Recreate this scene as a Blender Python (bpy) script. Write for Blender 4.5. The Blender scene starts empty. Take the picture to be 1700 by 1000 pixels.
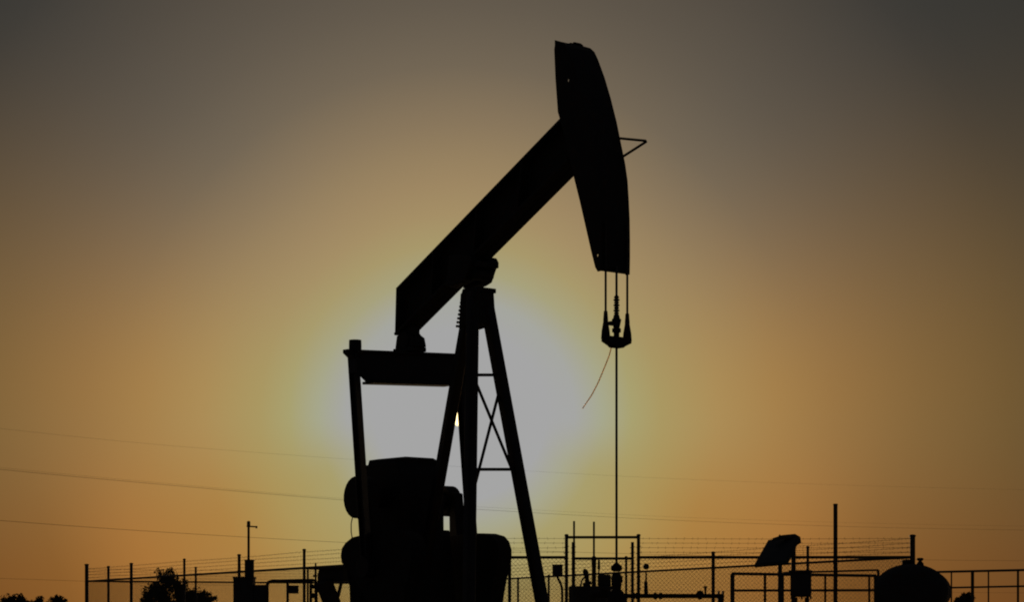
import bpy, bmesh, math, random
from mathutils import Vector, Matrix
R = math.radians
scene = bpy.context.scene
COL = scene.collection

# ------------------------------------------------------------------ camera
F, CAM_H, HOR = 3834.0, 0.70, 1040.0        # focal length and horizon, in photo pixels (1700 wide)
cam = bpy.data.cameras.new('camera')
cam.sensor_width = 36.0
cam.lens = F / 1700 * 36.0
cam.shift_y = (HOR - 500) / 1700
cam.clip_start, cam.clip_end = 0.1, 6000
camo = bpy.data.objects.new('camera', cam)
camo.location = (0, 0, CAM_H)
camo.rotation_euler = (R(90), 0, 0)
COL.objects.link(camo)
scene.camera = camo

# ------------------------------------------------------------------ sky and sun
SUN = Vector(((765 - 850) / F, 1.0, (HOR - 690) / F)).normalized()
SUN_EL = math.asin(SUN.z)


def lin(c):
    out = []
    for v in c:
        v = v / 255
        out.append(v / 12.92 if v <= 0.04045 else ((v + 0.055) / 1.055) ** 2.4)
    return (*out, 1)


world = bpy.data.worlds.new('World')
scene.world = world
world.use_nodes = True
wt = world.node_tree
wt.nodes.clear()


def wn(kind, **kw):
    n = wt.nodes.new(kind)
    for k, v in kw.items():
        setattr(n, k, v)
    return n


def wmath(op, a, b=None, c=None, clamp=False):
    n = wn('ShaderNodeMath', operation=op, use_clamp=clamp)
    for i, v in enumerate((a, b, c)):
        if v is None:
            continue
        if isinstance(v, (int, float)):
            n.inputs[i].default_value = v
        else:
            wt.links.new(v, n.inputs[i])
    return n.outputs[0]


wtc = wn('ShaderNodeTexCoord')
wnorm = wn('ShaderNodeVectorMath', operation='NORMALIZE')
wt.links.new(wtc.outputs['Generated'], wnorm.inputs[0])
wdot = wn('ShaderNodeVectorMath', operation='DOT_PRODUCT')
wt.links.new(wnorm.outputs[0], wdot.inputs[0])
wdot.inputs[1].default_value = SUN
wcross = wn('ShaderNodeVectorMath', operation='CROSS_PRODUCT')
wt.links.new(wnorm.outputs[0], wcross.inputs[0])
wcross.inputs[1].default_value = SUN
wlen = wn('ShaderNodeVectorMath', operation='LENGTH')
wt.links.new(wcross.outputs[0], wlen.inputs[0])
theta = wmath('ARCTAN2', wlen.outputs['Value'], wdot.outputs['Value'])      # angle from the sun
wsep = wn('ShaderNodeSeparateXYZ')
wt.links.new(wnorm.outputs[0], wsep.inputs[0])
elev = wmath('ARCSINE', wsep.outputs['Z'])
delev = wmath('SUBTRACT', elev, SUN_EL)
tt = wmath('DIVIDE', delev, wmath('MAXIMUM', theta, 0.002))
RMAX = math.pi * F
rfac = wmath('DIVIDE', theta, math.pi)


def ramp(stops):
    n = wn('ShaderNodeValToRGB')
    n.color_ramp.interpolation = 'CARDINAL' if False else 'LINEAR'
    el = n.color_ramp.elements
    for i, (px, c) in enumerate(stops):
        e = el[i] if i < 2 else el.new(px / RMAX)
        e.position = px / RMAX
        e.color = lin(c)
    wt.links.new(rfac, n.inputs[0])
    return n.outputs['Color']


GREY = (165, 165, 165)
FAR = [(2600, (38, 37, 37)), (5000, (27, 28, 32)), (12000, (22, 24, 29))]
side = ramp([(0, GREY), (175, GREY), (205, (165, 166, 160)), (235, (166, 167, 140)), (270, (168, 163, 115)), (330, (170, 152, 98)),
             (420, (172, 141, 87)), (520, (165, 128, 75)), (620, (151, 115, 67)), (735, (134, 103, 60)),
             (905, (113, 88, 51)), (1010, (100, 81, 52)), (1250, (80, 65, 46))] + FAR)
up = ramp([(0, GREY), (160, GREY), (188, (165, 166, 158)), (216, (166, 165, 136)), (252, (168, 158, 112)), (300, (168, 149, 104)), (345, (163, 139, 101)), (400, (154, 132, 97)),
           (460, (140, 121, 93)), (570, (113, 101, 84)), (680, (96, 87, 75)), (800, (82, 75, 66)), (960, (60, 58, 54)),
           (1150, (52, 52, 49)), (1350, (47, 47, 46))] + FAR)
down = ramp([(0, GREY), (140, GREY), (168, (165, 166, 158)), (196, (167, 165, 133)), (225, (168, 159, 110)), (260, (169, 154, 100)),
             (310, (171, 150, 92)), (360, (172, 141, 80)), (414, (172, 129, 67)), (577, (168, 115, 56)), (700, (139, 92, 42)), (825, (126, 80, 35)),
             (950, (116, 70, 29)), (1300, (85, 50, 22))] + FAR)


def wmix(fac, a, b):
    n = wn('ShaderNodeMix', data_type='RGBA')
    wt.links.new(fac, n.inputs['Factor'])
    wt.links.new(a, n.inputs['A'])
    if isinstance(b, tuple):
        n.inputs['B'].default_value = b
    else:
        wt.links.new(b, n.inputs['B'])
    return n.outputs['Result']


def sstep(x):
    n = wn('ShaderNodeMapRange', interpolation_type='SMOOTHSTEP')
    wt.links.new(x, n.inputs['Value'])
    return n.outputs['Result']


m1 = wmix(sstep(wmath('MULTIPLY', tt, wmath('ADD', 1.0, wmath('MULTIPLY', theta, 0.45 * F / 1000)))), side, up)
m2 = wmix(sstep(wmath('MULTIPLY', tt, -2.2)), m1, down)
# the sun's own disc, half a degree across, with its narrow aureole
disc = wmath('SUBTRACT', 1.0, wmath('SMOOTH_MIN', 1.0, wmath('MAXIMUM', wmath('MULTIPLY', wmath('SUBTRACT', theta, R(0.24)), 1 / R(0.05)), 0.0), 0.0))
m3 = wmix(disc, m2, (3.2, 2.4, 1.1, 1))
bg = wn('ShaderNodeBackground')
wt.links.new(m3, bg.inputs['Color'])
bg.inputs['Strength'].default_value = 1.0
wo = wn('ShaderNodeOutputWorld')
wt.links.new(bg.outputs[0], wo.inputs['Surface'])

sun = bpy.data.lights.new('sun', 'SUN')
sun.energy = 2.0
sun.angle = R(0.53)
sun.color = (1.0, 0.72, 0.42)
suno = bpy.data.objects.new('sun', sun)
suno.location = SUN * 200
suno.rotation_euler = SUN.to_track_quat('Z', 'Y').to_euler()
COL.objects.link(suno)

scene.view_settings.view_transform = 'Standard'
scene.view_settings.look = 'None'
scene.view_settings.exposure = 0
scene.view_settings.gamma = 1
scene.render.engine = 'CYCLES'
scene.cycles.filter_width = 2.0
scene.cycles.max_bounces = 4

# ------------------------------------------------------------------ helpers


def P(px, py, d):
    """The point at depth d seen at photo pixel (px, py)."""
    return Vector(((px - 850) / F * d, d, CAM_H + (HOR - py) / F * d))


def ZH(py, d):
    return CAM_H + (HOR - py) / F * d


def XW(px, d):
    return (px - 850) / F * d


class MB:
    def __init__(self):
        self.v, self.f, self.smooth = [], [], []

    def add(self, vs, fs, sm=False):
        b = len(self.v)
        self.v += [tuple(v) for v in vs]
        self.f += [tuple(i + b for i in f) for f in fs]
        self.smooth += [sm] * len(fs)
        return self

    def box(self, c, s, ax=None):
        """box centred c, size s, optional axes (three vectors)"""
        ax = ax or (Vector((1, 0, 0)), Vector((0, 1, 0)), Vector((0, 0, 1)))
        c = Vector(c)
        vs = [c + ax[0] * (sx * s[0] / 2) + ax[1] * (sy * s[1] / 2) + ax[2] * (sz * s[2] / 2)
              for sx in (-1, 1) for sy in (-1, 1) for sz in (-1, 1)]
        return self.add(vs, [(0, 1, 3, 2), (4, 6, 7, 5), (0, 4, 5, 1), (2, 3, 7, 6), (0, 2, 6, 4), (1, 5, 7, 3)])

    def bar(self, a, b, w, h=None, up=(0, 0, 1)):
        a, b = Vector(a), Vector(b)
        z = (b - a)
        L = z.length
        z.normalize()
        u = Vector(up)
        if abs(z.dot(u)) > 0.95:
            u = Vector((1, 0, 0))
        x = z.cross(u).normalized()
        y = x.cross(z).normalized()
        return self.box((a + b) / 2, (w, h or w, L), (x, y, z))

    def ibeam(self, a, b, w, h, t, up=(0, 0, 1)):
        """rolled I section from a to b: width w, depth h along up"""
        a, b = Vector(a), Vector(b)
        z = (b - a)
        L = z.length
        z.normalize()
        u = Vector(up)
        x = z.cross(u).normalized()
        y = x.cross(z).normalized()
        c = (a + b) / 2
        self.box(c, (t, h - 2 * t, L), (x, y, z))
        self.box(c + y * (h / 2 - t / 2), (w, t, L), (x, y, z))
        return self.box(c - y * (h / 2 - t / 2), (w, t, L), (x, y, z))

    def tube(self, pts, r, n=8, caps=True):
        pts = [Vector(p) for p in pts]
        rs = r if isinstance(r, (list, tuple)) else [r] * len(pts)
        rings = []
        px = None
        for i, p in enumerate(pts):
            a = pts[max(i - 1, 0)]
            b = pts[min(i + 1, len(pts) - 1)]
            t = (b - a).normalized()
            if px is None:
                px = t.cross(Vector((0.13, 0.21, 0.97)) if abs(t.z) < 0.9 else Vector((1, 0.1, 0))).normalized()
            else:
                px = (px - t * px.dot(t)).normalized()
            py = t.cross(px)
            rings.append([p + (px * math.cos(k * 2 * math.pi / n) + py * math.sin(k * 2 * math.pi / n)) * rs[i] for k in range(n)])
        vs = [v for r_ in rings for v in r_]
        fs = [(i * n + k, i * n + (k + 1) % n, (i + 1) * n + (k + 1) % n, (i + 1) * n + k)
              for i in range(len(pts) - 1) for k in range(n)]
        self.add(vs, fs, n > 4)
        if caps:
            self.add(rings[0], [tuple(reversed(range(n)))])
            self.add(rings[-1], [tuple(range(n))])
        return self

    def prism(self, prof, fn, a, b):
        """profile of 2D points, placed by fn(p, q, s), extruded from s=a to s=b"""
        n = len(prof)
        vs = [fn(p, q, a) for p, q in prof] + [fn(p, q, b) for p, q in prof]
        fs = [(i, (i + 1) % n, n + (i + 1) % n, n + i) for i in range(n)]
        fs += [tuple(reversed(range(n))), tuple(range(n, 2 * n))]
        return self.add(vs, fs)

    def build(self, name, mat, parent=None, bevel=0.0, loc=None):
        me = bpy.data.meshes.new(name)
        o = bpy.data.objects.new(name, me)
        off = Vector(loc) if loc is not None else Vector((0, 0, 0))
        bm = bmesh.new()
        bv = [bm.verts.new(Vector(v) - off) for v in self.v]
        for f, s in zip(self.f, self.smooth):
            try:
                fc = bm.faces.new([bv[i] for i in f])
                fc.smooth = s
            except ValueError:
                pass
        bmesh.ops.recalc_face_normals(bm, faces=bm.faces)
        bm.to_mesh(me)
        bm.free()
        me.materials.append(mat)
        o.location = off
        COL.objects.link(o)
        if parent:
            o.parent = parent
        if bevel:
            md = o.modifiers.new('bevel', 'BEVEL')
            md.width = bevel
            md.segments = 2
            md.limit_method = 'ANGLE'
        return o


def empty(name, loc, rz=0.0):
    o = bpy.data.objects.new(name, None)
    o.location = loc
    o.rotation_euler = (0, 0, rz)
    o.empty_display_size = 0.2
    COL.objects.link(o)
    return o


def tag(o, label=None, cat=None, group=None, kind=None):
    for k, v in (('label', label), ('category', cat), ('group', group), ('kind', kind)):
        if v:
            o[k] = v
    return o


def material(name, c1, c2, rough=0.6, metal=0.0, scale=6.0, bump=0.1, spots=None):
    m = bpy.data.materials.new(name)
    m.use_nodes = True
    nt = m.node_tree
    b = nt.nodes['Principled BSDF']
    tc = nt.nodes.new('ShaderNodeTexCoord')
    nz = nt.nodes.new('ShaderNodeTexNoise')
    nz.inputs['Scale'].default_value = scale
    nz.inputs['Detail'].default_value = 6
    nt.links.new(tc.outputs['Object'], nz.inputs['Vector'])
    cr = nt.nodes.new('ShaderNodeValToRGB')
    cr.color_ramp.elements[0].position = 0.35
    cr.color_ramp.elements[1].position = 0.68
    cr.color_ramp.elements[0].color = (*c1, 1)
    cr.color_ramp.elements[1].color = (*c2, 1)
    nt.links.new(nz.outputs['Fac'], cr.inputs['Fac'])
    out = cr.outputs['Color']
    if spots:
        n2 = nt.nodes.new('ShaderNodeTexNoise')
        n2.inputs['Scale'].default_value = scale * 2.7
        n2.inputs['Detail'].default_value = 8
        nt.links.new(tc.outputs['Object'], n2.inputs['Vector'])
        r2 = nt.nodes.new('ShaderNodeMapRange')
        r2.inputs['From Min'].default_value = 0.58
        r2.inputs['From Max'].default_value = 0.66
        nt.links.new(n2.outputs['Fac'], r2.inputs['Value'])
        mx = nt.nodes.new('ShaderNodeMix')
        mx.data_type = 'RGBA'
        nt.links.new(r2.outputs['Result'], mx.inputs['Factor'])
        nt.links.new(out, mx.inputs['A'])
        mx.inputs['B'].default_value = (*spots, 1)
        out = mx.outputs['Result']
    nt.links.new(out, b.inputs['Base Color'])
    b.inputs['Roughness'].default_value = rough
    b.inputs['Metallic'].default_value = metal
    if bump:
        bp = nt.nodes.new('ShaderNodeBump')
        bp.inputs['Strength'].default_value = bump
        bp.inputs['Distance'].default_value = 0.01
        nt.links.new(nz.outputs['Fac'], bp.inputs['Height'])
        nt.links.new(bp.outputs['Normal'], b.inputs['Normal'])
    return m


M = dict(
    paint=material('weathered_dark_paint', (0.020, 0.019, 0.018), (0.034, 0.031, 0.028), 0.65, 0, 5, 0.1, (0.05, 0.026, 0.014)),
    post=material('worn_glossy_post_paint', (0.022, 0.019, 0.017), (0.036, 0.031, 0.027), 0.30, 0, 5, 0.06, (0.05, 0.026, 0.014)),
    gear=material('oily_cast_iron', (0.016, 0.015, 0.014), (0.030, 0.027, 0.024), 0.6, 0, 9, 0.2, (0.035, 0.022, 0.013)),
    weight=material('rough_cast_weight', (0.020, 0.018, 0.017), (0.036, 0.033, 0.030), 0.8, 0, 12, 0.3, (0.045, 0.024, 0.013)),
    steel=material('wire_rope_steel', (0.05, 0.045, 0.04), (0.09, 0.085, 0.08), 0.5, 0.3, 40, 0),
    rod=material('polished_rod_steel', (0.12, 0.11, 0.10), (0.18, 0.17, 0.16), 0.35, 0.6, 20, 0),
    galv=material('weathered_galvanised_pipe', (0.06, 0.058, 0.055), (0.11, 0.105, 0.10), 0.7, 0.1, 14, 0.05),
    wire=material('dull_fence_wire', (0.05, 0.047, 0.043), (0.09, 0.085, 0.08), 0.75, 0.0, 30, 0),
    pipe=material('rusted_line_pipe', (0.035, 0.022, 0.014), (0.06, 0.036, 0.022), 0.8, 0, 10, 0.2, (0.022, 0.015, 0.011)),
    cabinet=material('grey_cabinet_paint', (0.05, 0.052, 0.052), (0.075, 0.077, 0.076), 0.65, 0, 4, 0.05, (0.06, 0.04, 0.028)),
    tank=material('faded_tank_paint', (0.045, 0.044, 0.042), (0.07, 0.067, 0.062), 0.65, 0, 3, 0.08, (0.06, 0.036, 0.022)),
    cell=material('dark_photovoltaic_glass', (0.010, 0.012, 0.02), (0.018, 0.02, 0.03), 0.4, 0, 6, 0),
    cable=material('orange_brown_cable_jacket', (0.16, 0.08, 0.03), (0.24, 0.12, 0.05), 0.6, 0, 20, 0),
    leaf=material('dry_olive_foliage', (0.040, 0.045, 0.018), (0.085, 0.080, 0.032), 0.8, 0, 7, 0),
    bark=material('grey_brown_bark', (0.05, 0.04, 0.03), (0.09, 0.07, 0.055), 0.9, 0, 12, 0.4),
    dirt=material('dry_caliche_dirt', (0.13, 0.10, 0.07), (0.22, 0.17, 0.12), 0.95, 0, 0.6, 0.5, (0.10, 0.075, 0.05)),
    concrete=material('stained_concrete', (0.16, 0.15, 0.14), (0.26, 0.25, 0.23), 0.9, 0, 3, 0.3, (0.07, 0.06, 0.05)),
)

pb_ = M['cable'].node_tree.nodes['Principled BSDF']       # pale tan and slight transmission put in for the cable's backlit glow
pb_.inputs['Transmission Weight'].default_value = .14
pb_.inputs['IOR'].default_value = 1.15
pb_.inputs['Roughness'].default_value = .9
for e_ in [n for n in M['cable'].node_tree.nodes if n.type == 'VALTORGB'][0].color_ramp.elements:
    e_.color = (.62, .40, .20, 1)

# ------------------------------------------------------------------ ground
g = MB()
NG, SZ = 60, 3000.0
rnd = random.Random(5)
ax_ = [SZ * math.copysign(abs(2 * i / NG - 1) ** 3, 2 * i / NG - 1) for i in range(NG + 1)]
vs = [(x, y, 0.0 if abs(x) < 40 and abs(y) < 90 else rnd.uniform(-0.12, 0.0)) for y in ax_ for x in ax_]
fs = [(j * (NG + 1) + i, j * (NG + 1) + i + 1, (j + 1) * (NG + 1) + i + 1, (j + 1) * (NG + 1) + i) for j in range(NG) for i in range(NG)]
g.add(vs, fs, True)
tag(g.build('ground', M['dirt']), kind='structure')

# ------------------------------------------------------------------ the pumping unit
D0 = 25.0
ROT = R(-50)
O = Vector((XW(797, D0), D0, 0))
AX = Vector((math.cos(ROT), math.sin(ROT), 0))
AY = Vector((-math.sin(ROT), math.cos(ROT), 0))


def LP(px, py, ly):
    """local (x, z) of the pixel on the unit's own vertical plane y = ly"""
    k = (px - 850) / F
    lx = (k * (O.y + ly * AY.y) - O.x - ly * AY.x) / (AX.x - k * AX.y)
    Y = O.y + lx * AX.y + ly * AY.y
    return lx, CAM_H + (HOR - py) / F * Y


def LX(px, py, lx):
    """local (y, z) of the pixel on the unit's cross plane x = lx"""
    k = (px - 850) / F
    ly = (k * (O.y + lx * AX.y) - O.x - lx * AX.x) / (AY.x - k * AY.y)
    Y = O.y + lx * AX.y + ly * AY.y
    return ly, CAM_H + (HOR - py) / F * Y


def to_local(p):
    d = Vector(p) - O
    return Vector((d.dot(AX), d.dot(AY), p[2]))


pj = empty('pumpjack', O, ROT)
tag(pj, 'black oil well pumpjack with its horsehead raised, silhouetted against the low sun', 'pumpjack')

XZ = lambda p, q, s: Vector((p, s, q))     # profile in the unit's long plane
YZ = lambda p, q, s: Vector((s, p, q))     # profile across the unit

# walking beam: rolled I section cut upright at the tail
hb = 0.13
t1, t2 = Vector(LP(657, 479, -hb)), Vector(LP(925, 201, -hb))
b1, b2 = Vector(LP(655, 557, -hb)), Vector(LP(945, 300, hb))
dt, db = (t2 - t1).normalized(), (b2 - b1).normalized()
t3, b3 = t2 + dt * 0.30, b2 + db * 0.30
nd = Vector((-dt.y, dt.x))
ft = 0.028
w = MB()
w.prism([t1, t3, b3, b1], XZ, -0.012, 0.012)
w.prism([t1, t3, t3 - nd * ft, t1 - nd * ft], XZ, -hb, hb)
w.prism([b1, b3, b3 + nd * ft, b1 + nd * ft], XZ, -hb, hb)
for k in (0.0, 0.22, 0.47, 0.72):      # web stiffeners and end plate
    a, b = t1.lerp(t3, k), b1.lerp(b3, k)
    a, b = a + (b - a) * 0.03, b + (a - b) * 0.03
    w.prism([a, a + dt * 0.02, b + dt * 0.02, b], XZ, -hb + 0.004, hb - 0.004)
w.build('walking_beam', M['paint'], pj)

# horsehead: two side plates, curved face plate, ribs
hh = 0.20
back = [(921, 74), (920, 82), (922, 130), (925, 172), (926, 186), (929, 196), (937, 225), (946, 262), (953, 296), (962, 332), (972, 376), (982, 420), (988, 444), (992, 451)]
front = [(969, 76.5), (980, 79.5), (987, 86), (993, 99), (1004, 129), (1014, 163), (1024, 203), (1031, 238), (1038, 272), (1042, 300), (1044, 332), (1045.5, 365), (1046, 400), (1046, 430), (1045.5, 456)]
bk = [Vector(LP(x, y, -hh)) for x, y in back]
fr = [Vector(LP(x, y, hh)) for x, y in front]
plate_prof = bk + list(reversed(fr))
h = MB()


def plate_with_holes(mb, s0, s1, holes):
    """side plate with small lifting holes cut in it"""
    n = len(plate_prof)
    bm = bmesh.new()
    edges = []
    vs = [bm.verts.new((p.x, p.y, 0)) for p in plate_prof]
    edges += [bm.edges.new((vs[i], vs[(i + 1) % n])) for i in range(n)]
    for (c, rx, rz) in holes:
        hv = [bm.verts.new((c[0] + rx * math.cos(a), c[1] + rz * math.sin(a), 0)) for a in [i * math.pi / 5 for i in range(10)]]
        edges += [bm.edges.new((hv[i], hv[(i + 1) % 10])) for i in range(10)]
    bmesh.ops.triangle_fill(bm, use_beauty=True, edges=edges, normal=(0, 0, 1))
    bm.verts.index_update()
    v2 = [v.co.copy() for v in bm.verts]
    f2 = [tuple(v.index for v in f.verts) for f in bm.faces]
    bed = [tuple(v.index for v in e.verts) for e in bm.edges if len(e.link_faces) == 1]
    bm.free()
    m = len(v2)
    vs = [(v.x, s0, v.y) for v in v2] + [(v.x, s1, v.y) for v in v2]
    fs = f2 + [tuple(i + m for i in reversed(f)) for f in f2] + [(a, b, b + m, a + m) for a, b in bed]
    mb.add(vs, fs)


holes = [(LP(943, 133, -hh), 0.012, 0.022), (LP(991.5, 424, -hh), 0.013, 0.017)]
plate_with_holes(h, -hh, -hh + 0.014, holes)
plate_with_holes(h, hh - 0.014, hh, [])
h.build('horsehead', M['paint'], pj)
fp = MB()
for i in range(len(fr) - 1):
    a, b = fr[i], fr[i + 1]
    nrm = Vector(((b - a).y, -(b - a).x)).normalized()
    if nrm.x > 0:
        nrm = -nrm
    fp.prism([a + nrm * 0.003, b + nrm * 0.003, b + nrm * 0.017, a + nrm * 0.017], XZ, -hh + 0.0145, hh - 0.0145)
fp.build('face_plate', M['paint'], pj)
for i, j in ((3, 4), (7, 8), (10, 11), (12, 13)):
    a, b = bk[i] * 0.7 + fr[j] * 0.3, fr[j] * 0.85 + bk[i] * 0.15
    d = (b - a).normalized()
    q = Vector((-d.y, d.x)) * 0.008
    MB().prism([a + q, b + q, b - q, a - q], XZ, -hh + 0.0145, hh - 0.0145).build('head_rib', M['paint'], pj)
a = bk[0] * 0.5 + fr[0] * 0.5
lug = MB()
lug.prism([(-.015, a.y - .03), (.125, a.y - .03), (.125, a.y + .012), (.10, a.y + .030), (.01, a.y + .030), (-.015, a.y + .02)], YZ, a.x - .01, a.x + .01)
lug.prism([(.06, a.y - .03), (.185, a.y - .03), (.185, a.y + .03), (.15, a.y + .045), (.06, a.y + .045)], YZ, a.x - .01, a.x + .01)
lug.build('lifting_lug', M['paint'], pj)
# bent rod hoop standing off the face
hp = MB()
q1, q2, q3 = LP(1031, 229, hh), LP(1073, 234, hh), LP(1037, 259, hh)
hp.tube([(q1[0] - .02, hh, q1[1]), (q2[0] - .01, hh, q2[1] + .004), (q2[0], hh, q2[1] - .006), (q3[0] - .02, hh, q3[1])], 0.013, 8)
hp.build('wireline_guard', M['paint'], pj)

# bridle, carrier bar, polished rod
rx, rz0 = LP(1023.5, 470, 0)
cy = 0.148
zt = LP(1023.5, 452, 0)[1]
zsock = LP(1023.5, 540, 0)[1]
for s in (-1, 1):
    c = MB().tube([(rx, s * cy, zt + 0.5), (rx, s * cy, zsock)], 0.0115, 8)
    c.build('bridle_cable', M['steel'], pj)
zb0, zb1 = LP(1023.5, 578, 0)[1], LP(1023.5, 560, 0)[1]
cb = MB()
prof = [(-cy - .022, zb0 + .055), (-.09, zb0 + .02), (-.06, zb0), (.06, zb0), (.09, zb0 + .02), (cy + .022, zb0 + .055),
        (cy + .018, zb0 + .11), (.07, zb1), (-.07, zb1), (-cy - .018, zb0 + .11)]
cb.prism(prof, YZ, rx - 0.045, rx + 0.045)
co = cb.build('carrier_bar', M['gear'], pj, 0.006)
for s in (-1, 1):
    sk = MB().tube([(rx, s * cy, zb0 + .08), (rx, s * cy, zb0 + .16), (rx, s * cy, zb0 + .25), (rx, s * cy, zb0 + .27), (rx, s * cy, zb0 + .36)],
                   [0.048, 0.042, 0.026, 0.026, 0.019], 10)
    sk.build('cable_socket', M['gear'], co)
zr0 = ZH(949, 23.3)
rod = MB().tube([(rx, 0, zt + 0.06), (rx, 0, zr0)], 0.0125, 10)
ro = rod.build('polished_rod', M['rod'], pj)
cl = MB()
zc = lambda y: LP(1023.5, y, 0)[1]
cl.tube([(rx, 0, zc(562)), (rx, 0, zc(553)), (rx, 0, zc(552)), (rx, 0, zc(546)), (rx, 0, zc(545)), (rx, 0, zc(531)), (rx, 0, zc(529)), (rx, 0, zc(523))],
        [0.03, 0.03, .046, .046, .032, .05, .036, .028], 10)
cl.box((rx, -0.055, zc(538)), (0.06, 0.06, 0.04))
for k in range(7):     # clamp bolts read as a row of rings
    y = 494 + k * 4.4
    cl.tube([(rx, 0, zc(y + 1.2)), (rx, 0, zc(y - 1.2))], 0.026 + 0.005 * (k % 2), 8)
cl.tube([(rx, 0, zc(524)), (rx, 0, zc(491))], 0.019, 8)
cl.build('rod_clamp', M['gear'], ro)

# saddle bearing on the post
sx, sz = LP(798, 455, 0)
sb = MB()
sb.tube([(sx, -0.13, sz), (sx, 0.13, sz)], 0.075, 14)
for s in (-1, 1):
    sb.prism([LP(px, py, .19) for px, py in ((811, 428), (825, 429), (829, 437), (824, 449), (820, 461), (817, 470), (808, 475.5), (794, 481), (784, 481), (790, 430))],
             XZ, s * 0.19, s * 0.055)
sb.box((sx, 0, sz + .09), (0.26, 0.30, 0.06))
sb.build('saddle_bearing', M['gear'], pj, 0.01)

# Samson post: two front legs and one rear leg of rolled section
ztop = ZH(487, 25)
LEG = dict(far=(Vector((0.05, 0.025, ztop)), Vector((0.55, 0.60, 0.18))),
           near=(Vector((0.05, -0.14, ztop)), Vector((0.55, -0.615, 0.18))),
           rear=(Vector((-0.085, -0.05, ztop)), Vector((-1.32, 0.0, 0.18))))
for k, (a, b) in LEG.items():
    lw = 0.116 if k != 'far' else 0.125
    lo = MB().bar(a, b, lw, lw, up=(1, 0, 0)).build('post_leg', M['post'], pj, 0.03)
    lo.modifiers['bevel'].segments = 5
    for fc in lo.data.polygons:
        fc.use_smooth = True
    lo.modifiers.new('flat_faces', 'WEIGHTED_NORMAL').keep_sharp = False
cap = MB()
cap.prism([(-.14, ztop - .005), (-.12, ztop + .045), (.13, ztop + .045), (.13, ztop - .005)], XZ, -0.15, 0.12)
for s in (-0.165, 0.085):   # gussets that tie the leg heads together
    cap.prism([(-.12, ztop - .006), (.12, ztop - .006), (.15, ztop - .34), (.05, ztop - .36), (-.15, ztop - .38)], XZ, s - .012, s + .012)
cap.prism([(-.16, ztop - .006), (.06, ztop - .006), (.10, ztop - .35), (-.20, ztop - .35)], YZ, 0.11, 0.13)
cap.build('post_cap', M['paint'], pj, 0.006)


def on_leg(k, y):
    """point of a leg at photo height y"""
    a, b = LEG[k]
    lo, hi = 0.0, 1.0
    for _ in range(30):
        m = (lo + hi) / 2
        p = a.lerp(b, m)
        wd = O + AX * p.x + AY * p.y
        py = HOR - (p.z - CAM_H) / wd.y * F
        if py < y:
            lo = m
        else:
            hi = m
    return a.lerp(b, lo)


for y in (622, 779):
    MB().tube([on_leg('near', y + 1), on_leg('far', y + 1)], 0.017, 14).build('post_strut', M['post'], pj)
MB().tube([on_leg('near', 622) + Vector((.012, 0, 0)), on_leg('far', 826) + Vector((.012, 0, 0))], 0.0165, 14).build('cross_brace', M['post'], pj)
MB().tube([on_leg('near', 846) - Vector((.020, 0, 0)), on_leg('far', 640) - Vector((.020, 0, 0))], 0.0165, 14).build('cross_brace', M['post'], pj)
# short climbing rungs up the head of the rear leg
lad = MB()
for i in range(8):
    p = on_leg('rear', 497 + i * 6.5)
    lad.tube([p + Vector((-.04, -.098, 0)), p + Vector((-.04, .02, 0))], 0.016, 6)
lad.build('ladder', M['paint'], pj)

# equaliser bar across the tail, its bearing, the two pitmans
ex = LP(680, 600, 0)[0]
eq_px = [(594, 583), (680, 587), (758, 592)]
z1 = LX(596, 583, ex)[1] + .034
z2 = LX(640, 640, ex)[1] + .024
TILT = .044
YZT = lambda p, q, s: Vector((s, p, q + TILT * p))
eh = 0.80
eqp = [(-eh, z1), (eh, z1), (eh, z1 - .26), (eh - .10, z1 - .27), (eh - .22, z2), (-eh + .22, z2), (-eh + .10, z1 - .27), (-eh, z1 - .26)]
e = MB()
e.prism(eqp, YZT, ex - 0.012, ex + 0.012)
e.prism([(-eh, z1), (eh, z1), (eh, z1 - .03), (-eh, z1 - .03)], YZT, ex - 0.11, ex + 0.11)
e.prism([(-eh + .22, z2), (eh - .22, z2), (eh - .22, z2 + .03), (-eh + .22, z2 + .03)], YZT, ex - 0.11, ex + 0.11)
for s in (-1, 1):
    e.prism([(s * eh, z1 - .03), (s * (eh - .02), z1 - .03), (s * (eh - .02), z1 - .25), (s * eh, z1 - .25)], YZT, ex - 0.07, ex + 0.07)
    e.prism([(s * eh, z1), (s * (eh + .09), z1 + .01), (s * (eh + .09), z1 - .03), (s * eh, z1 - .10)], YZT, ex - .05, ex + .05)
e.build('equalizer', M['post'], pj, 0.006)
tb = MB()
zb = LX(680, 566, ex)[1]
tb.box((ex, 0, z1 + .025), (.36, .20, .05))
tb.tube([(ex, -.10, zb + .0), (ex, .10, zb)], .10, 14)
tb.prism([(ex - .16, z1 + .05), (ex - .13, zb + .06), (ex + .10, zb + .06), (ex + .17, zb + .02), (ex + .20, z1 + .05)], XZ, -.085, .085)
tb.prism([(ex - .12, zb + .05), (ex - .12, zb + .14), (ex + .10, zb + .16), (ex + .10, zb + .05)], XZ, -.07, .07)
tb.build('tail_bearing', M['gear'], pj, 0.008)
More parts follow.
